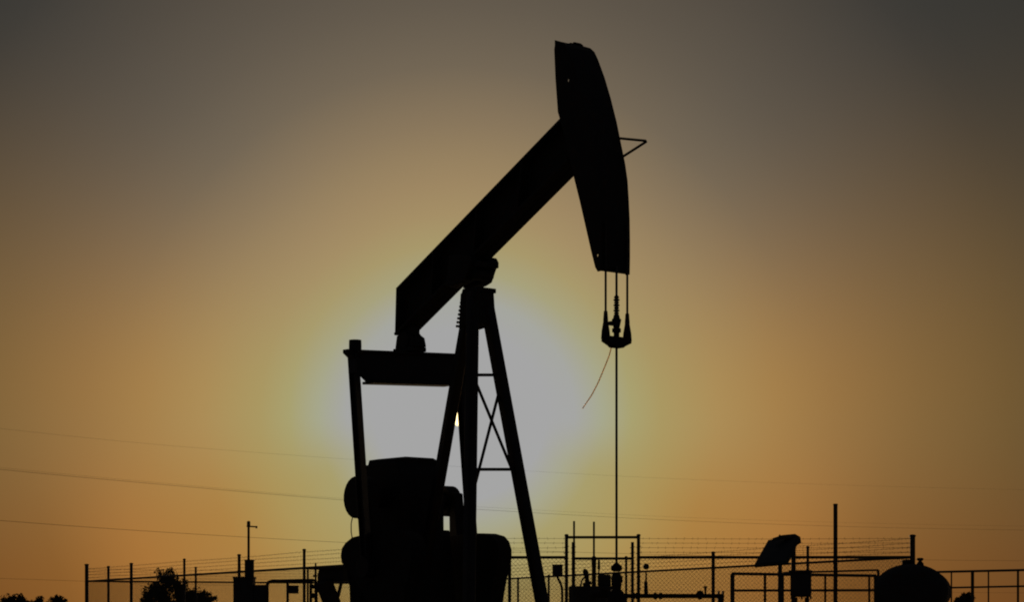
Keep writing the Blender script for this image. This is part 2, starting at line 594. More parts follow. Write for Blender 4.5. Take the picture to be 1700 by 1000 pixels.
for s in (-1, 1):
    yy = s * 0.755
    if s < 0:
        a, b = LP(587, 600, yy), LP(600, 800, yy)
    dx = (b[0] - a[0]) / (b[1] - a[1])
    zt_, zb_ = z1 - .05, ZH(958, 25.4)
    pt = MB()
    pt.ibeam((a[0] + dx * (zt_ - a[1]), yy, zt_), (a[0] + dx * (zb_ - a[1]), yy, zb_), 0.085, 0.11, 0.014, up=(1, 0, 0))
    po = pt.build('pitman_arm', M['post'], pj, 0.006)
    pin = MB()
    pz = z1 + TILT * yy + .115
    pin.tube([(ex, yy, z1 - .10), (ex, yy, z1 + .03), (ex, yy, pz)], [0.07, 0.07, 0.068], 10)
    pin.build('pitman_pin', M['gear'], po)
    wp = MB()
    wp.tube([(a[0] + dx * (zb_ - a[1]), yy - .08, zb_ + .1), (a[0] + dx * (zb_ - a[1]), yy + .08, zb_ + .1)], 0.12, 14)
    wp.build('wrist_pin_bearing', M['gear'], po)

# gear reducer, cranks and counterweights
gx = LP(672, 830, 0)[0]
gz = ZH(828, 25.8)
gb = MB()
gt = ZH(770, 25.8)
gb.prism([(gx - .50, gt - .15), (gx - .43, gt), (gx + .24, gt), (gx + .29, gt - .12), (gx + .33, gz - .0), (gx + .335, gz - .42), (gx - .38, gz - .42), (gx - .50, gz - .2)], XZ, -0.30, 0.30)
gb.box((gx - .09, 0, gz), (.84, 0.66, 0.07))
for i in range(6):
    for s in (-1, 1):
        gb.tube([(gx - .45 + i * .145, s * .32, gz - .05), (gx - .45 + i * .145, s * .32, gz + .06)], .018, 6)
go = gb.build('gear_reducer', M['gear'], pj, 0.012)
ld = MB()
lt = ZH(759, 25.8)
ld.prism([(-.30, gt - .01), (-.28, lt - .02), (-.15, lt), (.24, lt), (.29, lt - .02), (.30, gt - .01)], YZ, gx - .30, gx + .22)
ld.build('inspection_cover', M['gear'], go, 0.008)
for s in (-1, 1):
    ck = MB()
    ck.tube([(gx, s * .30, gz), (gx, s * .52, gz)], .11, 16)
    ck.tube([(gx, s * .52, gz), (gx, s * .68, gz)], .235 if s < 0 else .175, 24)
    ck.prism([(gx + .12, gz + .1), (gx + .22, gz + .08), (gx + .36, gz - 1.2), (gx + .0, gz - 1.2), (gx + .13, gz - .35)], XZ, s * .535, s * .665)
    co = ck.build('crank', M['gear'], pj, 0.01)
    near_pts = [(584, 893), (573, 902), (567, 911), (565, 924), (567, 936), (575, 944), (579, 956), (580, 985), (581, 1015), (588, 1052), (612, 1076), (640, 1080)]
    far_pts = [(795, 887), (824, 887), (838, 891), (846, 900), (850, 914), (850, 928), (847, 943), (842, 963), (838, 985), (834, 1012), (822, 1050), (800, 1072), (775, 1078)]
    if s < 0:
        wprof = [LP(x, y, -.70) for x, y in near_pts] + list(reversed([LP(x, y, .70) for x, y in far_pts]))
    wb = MB()
    wb.prism(wprof, XZ, s * .50 if s > 0 else -.70, .70 if s > 0 else s * .50)
    wb.build('counterweight', M['weight'], co, 0.015)
ped = MB()
ped.prism([(gx - .55, .16), (gx - .42, gz - .42), (gx + .36, gz - .35), (gx + .60, .16)], XZ, -.36, .36)
ped.build('reducer_pedestal', M['paint'], pj, 0.01)
# brake cable hanging off the crank side
zz = [LP(583, y, -.66) for y in (858, 870, 884, 900)]
MB().tube([(zz[0][0] + .03, -.66, zz[0][1]), (zz[1][0], -.66, zz[1][1]), (zz[2][0], -.66, zz[2][1]), (zz[3][0] + .03, -.66, zz[3][1])], .006, 6).build('brake_cable', M['steel'], pj)

# skid base and foundation
sk = MB()
for s in (-1, 1):
    sk.ibeam((-3.2, s * .55, .09), (.85, s * .55, .09), .16, .18, .016, up=(0, 0, 1))
for x in (-3.1, -2.0, -.6, .6):
    sk.ibeam((x, -.54, .09), (x, .54, .09), .12, .15, .014, up=(0, 0, 1))
sk.build('base_skid', M['paint'], pj)

# raised motor platform behind the reducer
mx_ = LP(552, 955, 0)[0]
mp = MB()
za, zb_ = LP(552, 946, 0)[1], LP(552, 967, 0)[1]
y0, _ = LX(526, 950, mx_)
y1, _ = LX(600, 950, mx_)
mp.box((mx_ + .05, (y0 + y1) / 2 + .04, (za + zb_) / 2), (.50, (y1 - y0) * .62, za - zb_))
mp.box((mx_ - .05, (y0 + y1) / 2 + .02, za + .015), (.6, .5, .03))
mo = mp.build('motor_platform', M['paint'], pj, 0.005)
br = MB()
a, b = LX(537, 966, mx_), LX(556, 1012, mx_)
yb = b[0] + (b[0] - a[0]) * 2.0
zb2 = b[1] + (b[1] - a[1]) * 2.0
br.bar((mx_, a[0], a[1]), (mx_, yb, .18), .15, .15)
br.build('platform_brace', M['paint'], mo)
a, b = LX(575, 968, mx_), LX(563, 1000, mx_)
MB().bar((mx_ - .1, a[0], a[1]), (mx_ - .1, b[0] + (b[0] - a[0]) * 2, .18), .03).build('platform_brace', M['paint'], mo)
mt = MB()
my = (y0 + y1) / 2 + .12
mt.tube([(mx_ + .05, -.10, .46), (mx_ + .05, .42, .46)], .22, 20)
mt.tube([(mx_ + .05, -.16, .46), (mx_ + .05, -.10, .46)], .12, 16)
mt.box((mx_ + .05, .16, .22), (.44, .42, .10))
mt.box((mx_ + .05, .16, .70), (.16, .18, .10))
mt.build('motor', M['gear'], pj, 0.01)

pad = MB().box(O + AX * -1.2 + Vector((0, 0, .001)), (5.4, 2.2, .10), (AX, AY, Vector((0, 0, 1))))
tag(pad.build('concrete_pad', M['concrete'], bevel=.01), kind='structure')

# loose cable trailing in the wind from the carrier bar
pts = [(1015, 577), (1011, 592), (1003, 612), (993, 636), (982, 657), (967, 679)]
cw = [P(x, y, 23.35 + i * .03) for i, (x, y) in enumerate(pts)]
fine = [P(x, y, 23.6 + i * .1) for i, (x, y) in enumerate([(945, 706), (922, 732), (898, 756), (872, 772)])]
cab = MB().tube(cw, [.006, .0065, .0065, .0065, .0065, .005], 6)
co = cab.build('signal_cable', M['cable'])
tag(co, 'thin orange-brown loose cable trailing down to the left from the carrier bar under the horsehead', 'cable')

# ------------------------------------------------------------------ wellhead under the polished rod
WX, WY = (O + AX * rx).x, (O + AX * rx).y
wh = empty('wellhead', (WX, WY, 0))
tag(wh, 'dark wellhead with stuffing box and flowline, under the polished rod', 'wellhead')


def wz(y):
    return ZH(y, WY)


def wx(px):
    return XW(px, WY) - WX


t = MB().tube([(0, 0, wz(950)), (0, 0, wz(947)), (0, 0, wz(941)), (0, 0, wz(939)), (0, 0, wz(936))], [.035, .058, .056, .04, .022], 14)
t.build('stuffing_box', M['pipe'], wh)
t = MB().tube([(0, 0, .30), (0, 0, wz(990)), (0, 0, wz(984)), (0, 0, wz(979)), (0, 0, wz(976)), (0, 0, wz(958)), (0, 0, wz(955)), (0, 0, wz(951))],
              [.11, .10, .07, .045, .05, .055, .042, .04], 14)
t.box((wx(1018), 0, wz(968)), (.03, .06, .06)).box((wx(1031), 0, wz(963)), (.03, .05, .07))
t.build('pumping_tee', M['pipe'], wh)
t = MB().tube([(0, 0, .0), (0, 0, .24), (0, 0, .25), (0, 0, .31)], [.15, .15, .20, .20], 16)
t.build('casing_head', M['pipe'], wh)
fl = MB()
zf = wz(990.5)
fl.tube([(0, 0, zf), (wx(1202), .1, zf)], .023, 10)
fl.tube([(wx(1200), .1, zf), (wx(1203), .1, zf)], .055, 12)
fl.tube([(wx(1193), .1, zf), (wx(1196), .1, zf)], .055, 12)
fl.tube([(wx(1198), .1, zf), (wx(1198), .1, .02)], .03, 10)
for px, r_ in ((1052, .035), (1058, .035), (1088, .035), (1097, .033)):
    fl.tube([(wx(px - 2.5), .03, zf), (wx(px + 2.5), .03, zf)], r_, 10)
fo = fl.build('flowline', M['pipe'], wh)
va = MB().tube([(wx(1158), .07, zf), (wx(1163), .07, zf + .01), (wx(1168), .07, zf)], [.03, .05, .03], 10)
va.tube([(wx(1163), .07, zf), (wx(1163), .07, zf + .05)], .03, 8)
va.tube([(wx(1172), .07, zf), (wx(1172), .07, wz(981)), (wx(1172), .07, wz(974))], [.010, .010, .02], 8)
va.build('check_valve', M['pipe'], fo)
ga = MB().tube([(wx(1073), .04, zf), (wx(1072.5), .04, wz(968)), (wx(1073), .04, wz(965)), (wx(1073), .04, wz(948))], [.022, .018, .010, .008], 8)
zg = wz(941.5)
ga.tube([(wx(1073), .06, zg), (wx(1073), .03, zg)], .031, 16)
ga.build('pressure_gauge', M['pipe'], fo)
# wing side of the tree, to the left of the rod
wg = MB()
wg.tube([(0, 0, wz(988)), (wx(985), .1, wz(988))], .035, 10)
wg.tube([(wx(985), .1, wz(988)), (wx(985), .1, .1)], .035, 10)
wg.tube([(wx(1003), .06, wz(990)), (wx(1003), .06, wz(980))], .05, 10)
wg.build('wing_valve', M['pipe'], wh)

# ------------------------------------------------------------------ chain-link fence round the yard behind
RAIL = 1.90
C_L, C_N, C_R, C_F = [Vector((XW(px, d), d, 0)) for px, d in ((144, 62.2), (792, 40.5), (1515, 40.4), (690, 65.7))]
fence = empty('chain_link_fence', C_N)
tag(fence, 'galvanised chain-link fence with barbed wire on top, enclosing the yard behind the pumpjack', 'fence')
G0 = Vector(C_N)


def on_line(a, b, px):
    k = (px - 850) / F
    d = b - a
    s = (k * a.y - a.x) / (d.x - k * d.y)
    return a + d * s


post_cache = {}


def fpost(p, h, r, capr=1.25):
    key = (h, r)
    if key not in post_cache:
        m = MB().tube([(0, 0, 0), (0, 0, h - .03)], r, 10)
        m.tube([(0, 0, h - .04), (0, 0, h - .012), (0, 0, h)], [r * capr, r * capr, r * .5], 10)
        post_cache[key] = m.build('fence_post', M['galv'], fence)
        o = post_cache[key]
    else:
        o = post_cache[key].copy()
        COL.objects.link(o)
        o.parent = fence
    o.location = Vector(p) - G0
    return o


fpost(C_L, 2.37, .052)
fpost(C_N, 2.3, .045)
fpost(C_R, 2.3, .046)
fpost(C_F, 2.3, .045)
for px, r in ((218, .040), (306, .030), (397, .036), (505, .032), (610, .032)):
    fpost(on_line(C_L, C_N, px), 2.3, r)
for px, r in ((180, .036), (325, .030), (511, .03)):
    fpost(on_line(C_L, C_F, px), 2.32, r)
for px, h in ((860, 1.92), (911, 1.95), (1039.5, 2.27), (1184, 2.24), (1341, 2.22)):
    fpost(on_line(C_F, C_R, px), h, .036 if px == 1184 else .027)
GA, GB = on_line(C_N, C_R, 940.5), on_line(C_N, C_R, 1060)
fpost(on_line(C_N, C_R, 1295), 2.0, .038)
fpost(on_line(C_N, C_R, 846), 1.95, .03)


def fence_mesh(mb, a, b, h=RAIL - .03, pitch=.075, r=.0025):
    d = b - a
    L = d.length
    d = d.normalized()
    nrm = Vector((-d.y, d.x, 0))
    n = int((L + h) / pitch)
    for sgn in (1, -1):
        for i in range(n + 1):
            u0 = -h + i * pitch
            ua, ub = max(u0, 0.0), min(u0 + h, L)
            if ub - ua < .03:
                continue
            za, zb = ua - u0, ub - u0
            if sgn < 0:
                za, zb = h - za, h - zb
            pa, pb = a + d * ua, a + d * ub
            mb.tube([pa + Vector((0, 0, za + .03)) + nrm * (.003 * sgn), pb + Vector((0, 0, zb + .03)) + nrm * (.003 * sgn)], r, 3, False)


def barbed(mb, a, b, z, r=.0027, seed=0):
    rr = random.Random(seed)
    d = (b - a)
    L = d.length
    n = max(int(L / 2.2), 2)
    pts = []
    for i in range(n + 1):
        p = a + d * (i / n)
        pts.append(Vector((p.x, p.y, z + rr.uniform(-.012, .006) * (0 if i in (0, n) else 1))))
    mb.tube(pts, r, 4, False)
    d = d.normalized()
    m = int(L / .14)
    for i in range(m):
        s = (i + rr.uniform(.3, .7)) / m * n
        j = min(int(s), n - 1)
        p = pts[j].lerp(pts[j + 1], s - j)
        v = Vector((d.y * rr.uniform(-1, 1), -d.x * rr.uniform(-1, 1), rr.uniform(.6, 1))).normalized() * .026
        v += d * rr.uniform(-.012, .012)
        mb.tube([p - v, p + v], .0026, 3, False)


def local(mb):
    mb.v = [tuple(Vector(v) - G0) for v in mb.v]
    return mb


runs = [(C_L, C_N), (C_L, C_F), (C_F, C_R), (C_N, GA), (GB, C_R)]
for q, (a, b) in enumerate(runs):
    m = MB()
    fence_mesh(m, a, b)
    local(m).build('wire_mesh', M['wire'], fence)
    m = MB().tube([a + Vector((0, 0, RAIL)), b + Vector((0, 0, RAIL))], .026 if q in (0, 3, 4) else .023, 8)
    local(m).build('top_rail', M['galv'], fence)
    for k, z in enumerate((1.99, 2.07, 2.15, 2.23)):
        m = MB()
        barbed(m, a, b, z, seed=q * 7 + k)
        local(m).build('barbed_strand', M['wire'], fence)

# walk gate: two posts under a header, with a leaf between
gate = empty('walk_gate', GA)
tag(gate, 'tall pipe gate frame with a header bar, standing right behind the wellhead', 'gate')
gd = GB - GA
for p in (Vector((0, 0, 0)), gd):
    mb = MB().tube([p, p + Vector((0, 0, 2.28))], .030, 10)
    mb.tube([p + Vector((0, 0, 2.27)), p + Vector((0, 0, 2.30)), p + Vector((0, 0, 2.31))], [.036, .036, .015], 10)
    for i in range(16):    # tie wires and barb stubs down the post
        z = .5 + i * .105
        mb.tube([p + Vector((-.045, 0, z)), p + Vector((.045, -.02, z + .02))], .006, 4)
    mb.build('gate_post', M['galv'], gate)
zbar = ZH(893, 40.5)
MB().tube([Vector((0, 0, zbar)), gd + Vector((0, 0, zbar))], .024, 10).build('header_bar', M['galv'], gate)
lf = MB()
pa, pb = on_line(C_N, C_R, 952) - GA, on_line(C_N, C_R, 1050) - GA
for p, rr_ in ((pa, .032), (pb, .027)):
    lf.tube([p, p + Vector((0, 0, ZH(901, 40.5)))], rr_, 10)
    for i in range(18):
        z = .45 + i * .095
        lf.tube([p + Vector((-.045, 0, z)), p + Vector((.045, -.02, z + .02))], .006, 4)
lf.tube([pa + Vector((0, 0, RAIL - .02)), pb + Vector((0, 0, RAIL - .02))], .023, 10)
lf.tube([pa + Vector((0, 0, .2)), pb + Vector((0, 0, .2))], .023, 10)
lo = lf.build('gate_leaf', M['galv'], gate)
m = MB()
fence_mesh(m, pa, pb)
m.build('wire_mesh', M['wire'], lo)

# ------------------------------------------------------------------ equipment at the left
d = 45.0
cab = empty('control_cabinet', (XW(415, d), d, 0))
tag(cab, 'dark electrical control cabinet with stepped boxes, standing in front of the left fence', 'control cabinet')


def rect(mb, x0, y0, x1, y1, d, depth, org):
    """a box facing the camera spanning photo pixels, back at d + depth"""
    a, b = P(x0, y0, d), P(x1, y1, d)
    z1 = max(b.z, 0.0) if y1 < 1090 else 0.0
    cx = (a.x + b.x) / 2
    fw = Vector((1.35 * cx / d if cx > 0 else 0, 1, 0)).normalized()      # boxes right of centre turned so their sun-grazed left side stays hidden
    rt = Vector((fw.y, -fw.x, 0))
    return mb.box(Vector((cx, d, (a.z + z1) / 2)) + fw * (depth / 2) - Vector(org), (abs(b.x - a.x), depth, abs(a.z - z1)), (rt, fw, Vector((0, 0, 1))))


co_ = cab.location
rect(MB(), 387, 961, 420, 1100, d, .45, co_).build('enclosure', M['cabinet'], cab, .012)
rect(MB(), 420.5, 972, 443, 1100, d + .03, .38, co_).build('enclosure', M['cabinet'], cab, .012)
mb = MB()
rect(mb, 386, 958.5, 421, 961, d - .03, .51, co_)
mb.build('rain_hood', M['cabinet'], cab)
mb = MB()
rect(mb, 406, 931, 420, 958.3, d + .08, .20, co_)
rect(mb, 405.3, 930, 420.7, 932, d + .06, .24, co_)
mb.build('meter_box', M['cabinet'], cab, .006)
mb = MB()
xm = XW(409.8, d) - co_.x
mb.tube([(xm, .30, ZH(960, d)), (xm, .30, ZH(866, d))], .024, 8)
mb.tube([(xm, .30, ZH(873, d)), (xm, .30, ZH(866, d)), (xm, .30, ZH(864.5, d))], [.034, .034, .015], 8)
mo_ = mb.build('mast', M['galv'], cab)
mb = MB().bar((XW(406.5, d) - co_.x, .30, ZH(873.5, d)), (XW(424.5, d) - co_.x, .30, ZH(874.5, d)), .028)
mb.tube([(XW(423, d) - co_.x, .30, ZH(873, d)), (XW(423, d) - co_.x, .30, ZH(877, d))], .018, 8)
mb.build('crossarm', M['galv'], mo_)

# pipe run with a small box on a stake
d = 42.0
run = MB()
a, b, c = P(443, 1000, d), P(443, 966, d), P(520, 964.5, d)
run.tube([Vector((a.x, d, 0)), Vector((a.x, d, b.z - .08)), Vector((a.x + .03, d, b.z - .02)), Vector((a.x + .09, d, b.z)), c, Vector((c.x + .05, d, c.z - .02)), Vector((c.x + .06, d, 0))], .032, 10)
tag(run.build('pipe_run', M['pipe'], loc=(a.x, d, 0)), 'rusty pipe bending up beside the control cabinet and running level to the right', 'pipe')
jb = empty('stake_box', (XW(477.5, 41), 41, 0))
tag(jb, 'small dark box mounted low on a stake under the level pipe at the left', 'junction box')
MB().tube([(0, 0, 0), (0, 0, ZH(967, 41))], .024, 8).build('stake', M['galv'], jb)
mb = MB()
rect(mb, 479.5, 973, 495, 986.5, 40.96, .10, jb.location)
mb.bar((0, 0, ZH(978, 41)), (.06, 0, ZH(978, 41)), .03)
mb.build('box_body', M['cabinet'], jb, .008)

# valve riser beside the pumping unit
d = 36.0
vr = empty('valve_riser', (XW(521, d), d, 0))
tag(vr, 'slender valve riser with clamped fittings, left of the motor platform', 'valve')
mb = MB()
X = lambda px: XW(px, d) - vr.location.x
Z = lambda py: ZH(py, d)
mb.tube([(X(524), 0, 0), (X(524), 0, Z(945)), (X(524), 0, Z(936))], [.018, .016, .012], 8)
mb.tube([(X(516), 0, 0), (X(516), 0, Z(963))], .022, 8)
mb.tube([(X(529), 0, Z(985)), (X(529), 0, Z(952))], .018, 8)
mb.build('riser_pipe', M['pipe'], vr)
for px, py, w_, h_ in ((524, 945, 6, 6), (523, 957, 7, 4), (521, 975, 10, 7), (528, 982, 9, 5), (519, 990, 8, 9), (524, 968, 5, 4)):
    s_ = d / F
    MB().tube([(X(px - w_ / 2), 0, Z(py)), (X(px - w_ / 4), 0, Z(py)), (X(px + w_ / 4), 0, Z(py)), (X(px + w_ / 2), 0, Z(py))], [h_ * .3 * s_, h_ * .5 * s_, h_ * .5 * s_, h_ * .3 * s_], 8).build('valve_body', M['pipe'], vr)

# ------------------------------------------------------------------ inside the gate
d = 30.0
cj = empty('conduit_box', (XW(925, d), d, 0))
tag(cj, 'square dark junction box on a bent conduit, between the pumpjack leg and the gate', 'junction box')
mb = MB()
rect(mb, 917, 939, 934, 957, d, .09, cj.location)
rect(mb, 916.4, 938, 934.6, 940, d - .01, .11, cj.location)
mb.build('box_body', M['cabinet'], cj, .006)
x_ = lambda px: XW(px, d) - cj.location.x
MB().tube([(x_(924), .05, ZH(956, d)), (x_(927), .05, ZH(962, d)), (x_(931), .05, ZH(970, d)), (x_(933.2), .05, ZH(978, d)), (x_(933.5), .05, ZH(990, d)), (x_(933.5), .05, 0)], .017, 8).build('conduit', M['pipe'], cj)

d = 45.0
sk_ = empty('chemical_skid', (XW(985, d), d, 0))
tag(sk_, 'low dark equipment skid with a box tank and pump, seen through the gate', 'equipment skid')
xs = lambda px: XW(px, d) - sk_.location.x
mb = MB()
rect(mb, 944, 974, 1022, 1100, d, .9, sk_.location)
mb.build('skid_tank', M['tank'], sk_, .03)
mb = MB()
rect(mb, 992, 955, 1014, 974.3, d + .2, .35, sk_.location)
mb.build('drum', M['cabinet'], sk_, .03)
mb = MB()
mb.tube([(xs(975), .2, ZH(976, d)), (xs(975), .2, ZH(958, d)), (xs(974), .2, ZH(955, d)), (xs(972), .2, ZH(949, d)), (xs(971), .2, ZH(945, d))], [.045, .04, .05, .055, .02], 8)
mb.tube([(xs(964), .15, ZH(976, d)), (xs(966), .15, ZH(965, d)), (xs(972), .2, ZH(958, d))], .018, 6)
mb.tube([(xs(980), .15, ZH(976, d)), (xs(978), .15, ZH(966, d)), (xs(975), .2, ZH(953, d))], .014, 6)
mb.tube([(xs(968), .1, ZH(972, d)), (xs(982), .1, ZH(968, d))], .035, 8)
mb.build('injection_pump', M['pipe'], sk_)
mb = MB()
mb.tube([(xs(995), .25, ZH(956, d)), (xs(995), .25, ZH(946, d)), (xs(995), .25, ZH(945, d)), (xs(995), .25, ZH(930, d))], [.014, .014, .028, .022], 8)
mb.build('sight_tube', M['pipe'], sk_)

rods = []
for i, (px, top, d_, lab) in enumerate(((953, 866, 47, 'thin bare pole rising above the left post of the gate'),
                                        (986, 867, 47, 'thin bare pole with a thicker lower half, inside the gate frame'))):
    o = empty('slender_pole', (XW(px, d_), d_, 0))
    tag(o, lab, 'pole', 'slender poles at the gate')
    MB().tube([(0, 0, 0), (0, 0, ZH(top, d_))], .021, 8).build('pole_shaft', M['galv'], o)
    if i == 1:
        MB().tube([(0, 0, 0), (0, 0, ZH(945, d_)), (0, 0, ZH(938, d_)), (0, 0, ZH(926, d_)), (0, 0, ZH(924, d_))], [.055, .045, .05, .05, .02], 10).build('pole_sleeve', M['pipe'], o)

# ------------------------------------------------------------------ right-hand equipment
d = 35.0
o = empty('bare_pole', (XW(1387, d), d, 0))
tag(o, 'tall thick bare steel pole between the solar panel and the tank', 'pole')
MB().tube([(0, 0, 0), (0, 0, ZH(838.5, d))], .0325, 12).build('pole_shaft', M['galv'], o)
MB().tube([(0, 0, ZH(840, d)), (0, 0, ZH(837.5, d)), (0, 0, ZH(837, d))], [.036, .036, .02], 12).build('pole_cap', M['galv'], o)

# solar panel on its post, with a battery box below
d = 34.0
so = empty('solar_panel_post', (XW(1318, d), d, 0))
tag(so, 'steeply tilted solar panel on a post with a battery box below it', 'solar panel')
xo = lambda px: XW(px, d) - so.location.x
MB().tube([(0, .05, 0), (0, .05, ZH(897, d))], .034, 10).build('support_post', M['galv'], so)
mb = MB()
# the panel leans towards the upper right: four corners placed in depth
c = [Vector((xo(1251), -.10, ZH(942, d))), Vector((xo(1301), -.42, ZH(938, d))), Vector((xo(1328), -.02, ZH(893, d))), Vector((xo(1280), .30, ZH(898, d)))]
n_ = (c[1] - c[0]).cross(c[3] - c[0]).normalized()
if n_.y > 0:
    n_ = -n_
th = .045
mb.add([v - n_ * th / 2 for v in c] + [v + n_ * th / 2 for v in c], [(0, 1, 2, 3), (7, 6, 5, 4), (0, 4, 5, 1), (1, 5, 6, 2), (2, 6, 7, 3), (3, 7, 4, 0)])
po = mb.build('panel_frame', M['galv'], so, .004)
mb = MB()
ce = sum(c, Vector()) / 4
ins = [ce + (v - ce) * .93 for v in c]
mb.add([v + n_ * (th / 2 + .001) for v in ins] + [v + n_ * (th / 2 + .006) for v in ins], [(3, 2, 1, 0), (4, 5, 6, 7), (0, 1, 5, 4), (1, 2, 6, 5), (2, 3, 7, 6), (3, 0, 4, 7)])
mb.build('cell_glass', M['cell'], po)
mb = MB()
mb.tube([(xo(1284), .10, ZH(896, d)), (xo(1300), .06, ZH(892.5, d)), (xo(1320), .04, ZH(891.5, d)), (xo(1325), .03, ZH(895, d)), (xo(1326), .03, ZH(900, d)), (xo(1321), .04, ZH(904, d))],
        [.02, .035, .042, .045, .045, .03], 8)
mb.bar((0, .05, ZH(906, d)), ce - n_ * .03, .04)
mb.tube([(xo(1294), .05, ZH(891, d)), (xo(1296), .05, ZH(888.5, d))], .012, 6)
mb.build('tilt_bracket', M['galv'], so)
mb = MB()
rect(mb, 1312, 950, 1346, 992, d - .12, .26, so.location)
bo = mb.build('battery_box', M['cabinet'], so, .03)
mb = MB()
rect(mb, 1309.5, 947.5, 1348, 952, d - .14, .30, so.location)
mb.build('box_lid', M['cabinet'], bo, .012)
mb = MB()
for px in (1321, 1339):
    mb.tube([(xo(px), .0, ZH(993, d)), (xo(px), .0, 0)], .028, 8)
for px in (1313, 1330, 1345):
    mb.tube([(xo(px), -.06, ZH(991, d)), (xo(px), -.06, ZH(996, d))], .014, 6)
mb.build('box_leg', M['galv'], so)

# pipe railing in front of and beyond the tank


def railing(label, xs_, d0, d1, top0, top1, mid0, mid1, posts, rr=.022):
    x0, x1 = xs_
    org = Vector((XW(x0, d0), d0, 0))
    o = empty('pipe_railing', org)
    tag(o, label, 'railing', 'pipe railings by the tank')
    a0, a1 = Vector((XW(x0, d0), d0, 0)), Vector((XW(x1, d1), d1, 0))
    for t0, t1, r in ((top0, top1, rr), (mid0, mid1, rr * .8)):
        MB().tube([Vector((0, 0, ZH(t0, d0))), a1 - org + Vector((0, 0, ZH(t1, d1)))], r, 8).build('rail', M['galv'], o)
    for px, r in posts:
        p = on_line(a0, a1, px) - org
        s = (px - x0) / (x1 - x0)
        dd = p.y + d0
        MB().tube([p, p + Vector((0, 0, ZH(top0 + (top1 - top0) * s, dd)))], r, 8).build('rail_post', M['galv'], o)
    return o


railing('pipe railing of two level bars between the fence post and the tank', (1216, 1454), 36, 37.5, 953.5, 957, 981.5, 981,
        ((1216, .034), (1270, .022), (1370, .018), (1443, .018), (1454, .034)), .024)
railing('thin far pipe railing just above the battery box, left of the tank', (1300, 1458), 43, 43, 952, 947.5, 981, 980,
        ((1300, .02), (1458, .026)), .018)
railing('pipe railing of two rising bars to the right of the tank', (1540, 1740), 41, 38, 951, 946.5, 977.5, 973.5,
        ((1579.5, .014), (1614.5, .030), (1641, .014), (1690, .020), (1737, .026)), .021)

# tank seen end-on, on saddles
d = 34.0
ty0 = d
tc_ = P(1512, 980.5, d)
r_t = 60.5 * d / F
OV = .71
tk = empty('storage_tank', (tc_.x, d, 0))
tag(tk, 'oval-ended dark steel tank lying on saddles at the right, with a vent on top', 'tank')
dirv = Vector((.215, 1, 0)).normalized()
L_ = 2.0


def oval(mb):
    mb.v = [(v[0], v[1], tc_.z + (v[2] - tc_.z) * OV) for v in mb.v]
    return mb


prof = [(-.16, .02), (-.155, .5), (-.12, .80), (-.05, .96), (.0, 1.0), (L_, 1.0), (L_ + .05, .96), (L_ + .12, .8), (L_ + .155, .5), (L_ + .16, .02)]
mb = MB().tube([Vector((0, 0, tc_.z)) + dirv * s for s, _ in prof], [r_t * q for _, q in prof], 40)
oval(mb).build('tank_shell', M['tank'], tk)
for s in (.02, L_ * .5, L_ * .98):
    mb = MB().tube([Vector((0, 0, tc_.z)) + dirv * (s - .02), Vector((0, 0, tc_.z)) + dirv * (s + .02)], r_t * 1.012, 40)
    oval(mb).build('girth_band', M['tank'], tk)
zt_ = tc_.z + r_t * OV
mb = MB()
p = Vector((XW(1514, d) - tc_.x, .35, zt_ + .015))
mb.tube([p - Vector((0, 0, .08)), p + Vector((0, 0, .025)), p + Vector((0, 0, .03)), p + Vector((0, 0, .05)), p + Vector((0, 0, .06))], [.085, .085, .10, .09, .05], 20)
mb.build('manway', M['weight'], tk)
mb = MB()
p = Vector((XW(1532.5, d) - tc_.x, .25, zt_))
mb.tube([p - Vector((0, 0, .09)), p + Vector((0, 0, .02)), p + Vector((0, 0, .05)), p + Vector((0, 0, .068)), p + Vector((0, 0, .09)), p + Vector((0, 0, .10))], [.07, .05, .022, .048, .052, .03], 14)
mb.build('vent_cap', M['pipe'], tk)
for s in (.35, L_ - .35):
    mb = MB()
    q = Vector((0, 0, 0)) + dirv * s
    side_ = Vector((dirv.y, -dirv.x, 0))
    fn = lambda p_, z_, e_: q + side_ * p_ + Vector((0, 0, z_)) + dirv * e_
    pr = [(-.42, 0), (.42, 0)] + [(r_t * .99 * math.sin(a), tc_.z - r_t * .99 * OV * math.cos(a)) for a in [R(k) for k in range(50, -51, -10)]]
    mb.prism(pr, fn, -.06, .06)
    mb.build('saddle', M['concrete'], tk)

# ------------------------------------------------------------------ power lines crossing far behind
lines = [('highest and faintest power line, sloping across the sky behind the pumpjack', [(-400, 664, 105), (0, 712, 120), (350, 746, 140), (850, 781, 165), (1250, 801, 190), (1700, 814, 215), (2200, 822, 250)], .0042),
         ('second power line from the top, crossing behind the gear reducer', [(-400, 737, 105), (0, 780, 118), (300, 808, 132), (570, 831, 145), (850, 850, 160), (1150, 866, 180), (1440, 876, 200), (1700, 881, 215), (2200, 888, 250)], .0085),
         ('faint power line running just over the thicker one at the right', [(-400, 733, 106), (0, 777, 119), (300, 805.5, 133), (570, 828.5, 146), (850, 845.5, 161), (1150, 860.5, 181), (1440, 869.5, 201), (1700, 874.5, 216), (2200, 881, 251)], .0042),
         ('lowest dark power line, passing in front of the mast at the left', [(-400, 834, 105), (0, 865, 118), (250, 883, 130), (560, 901, 145), (850, 914, 160), (1150, 923, 180), (1540, 930.5, 205), (1700, 932, 215), (2200, 935, 250)], .0098),
         ('low faint wire at the far left, just above the bushes', [(-300, 955, 150), (0, 961.5, 165), (140, 966, 172), (300, 971, 180), (500, 975, 190), (900, 980, 215), (1800, 986, 260)], .009)]


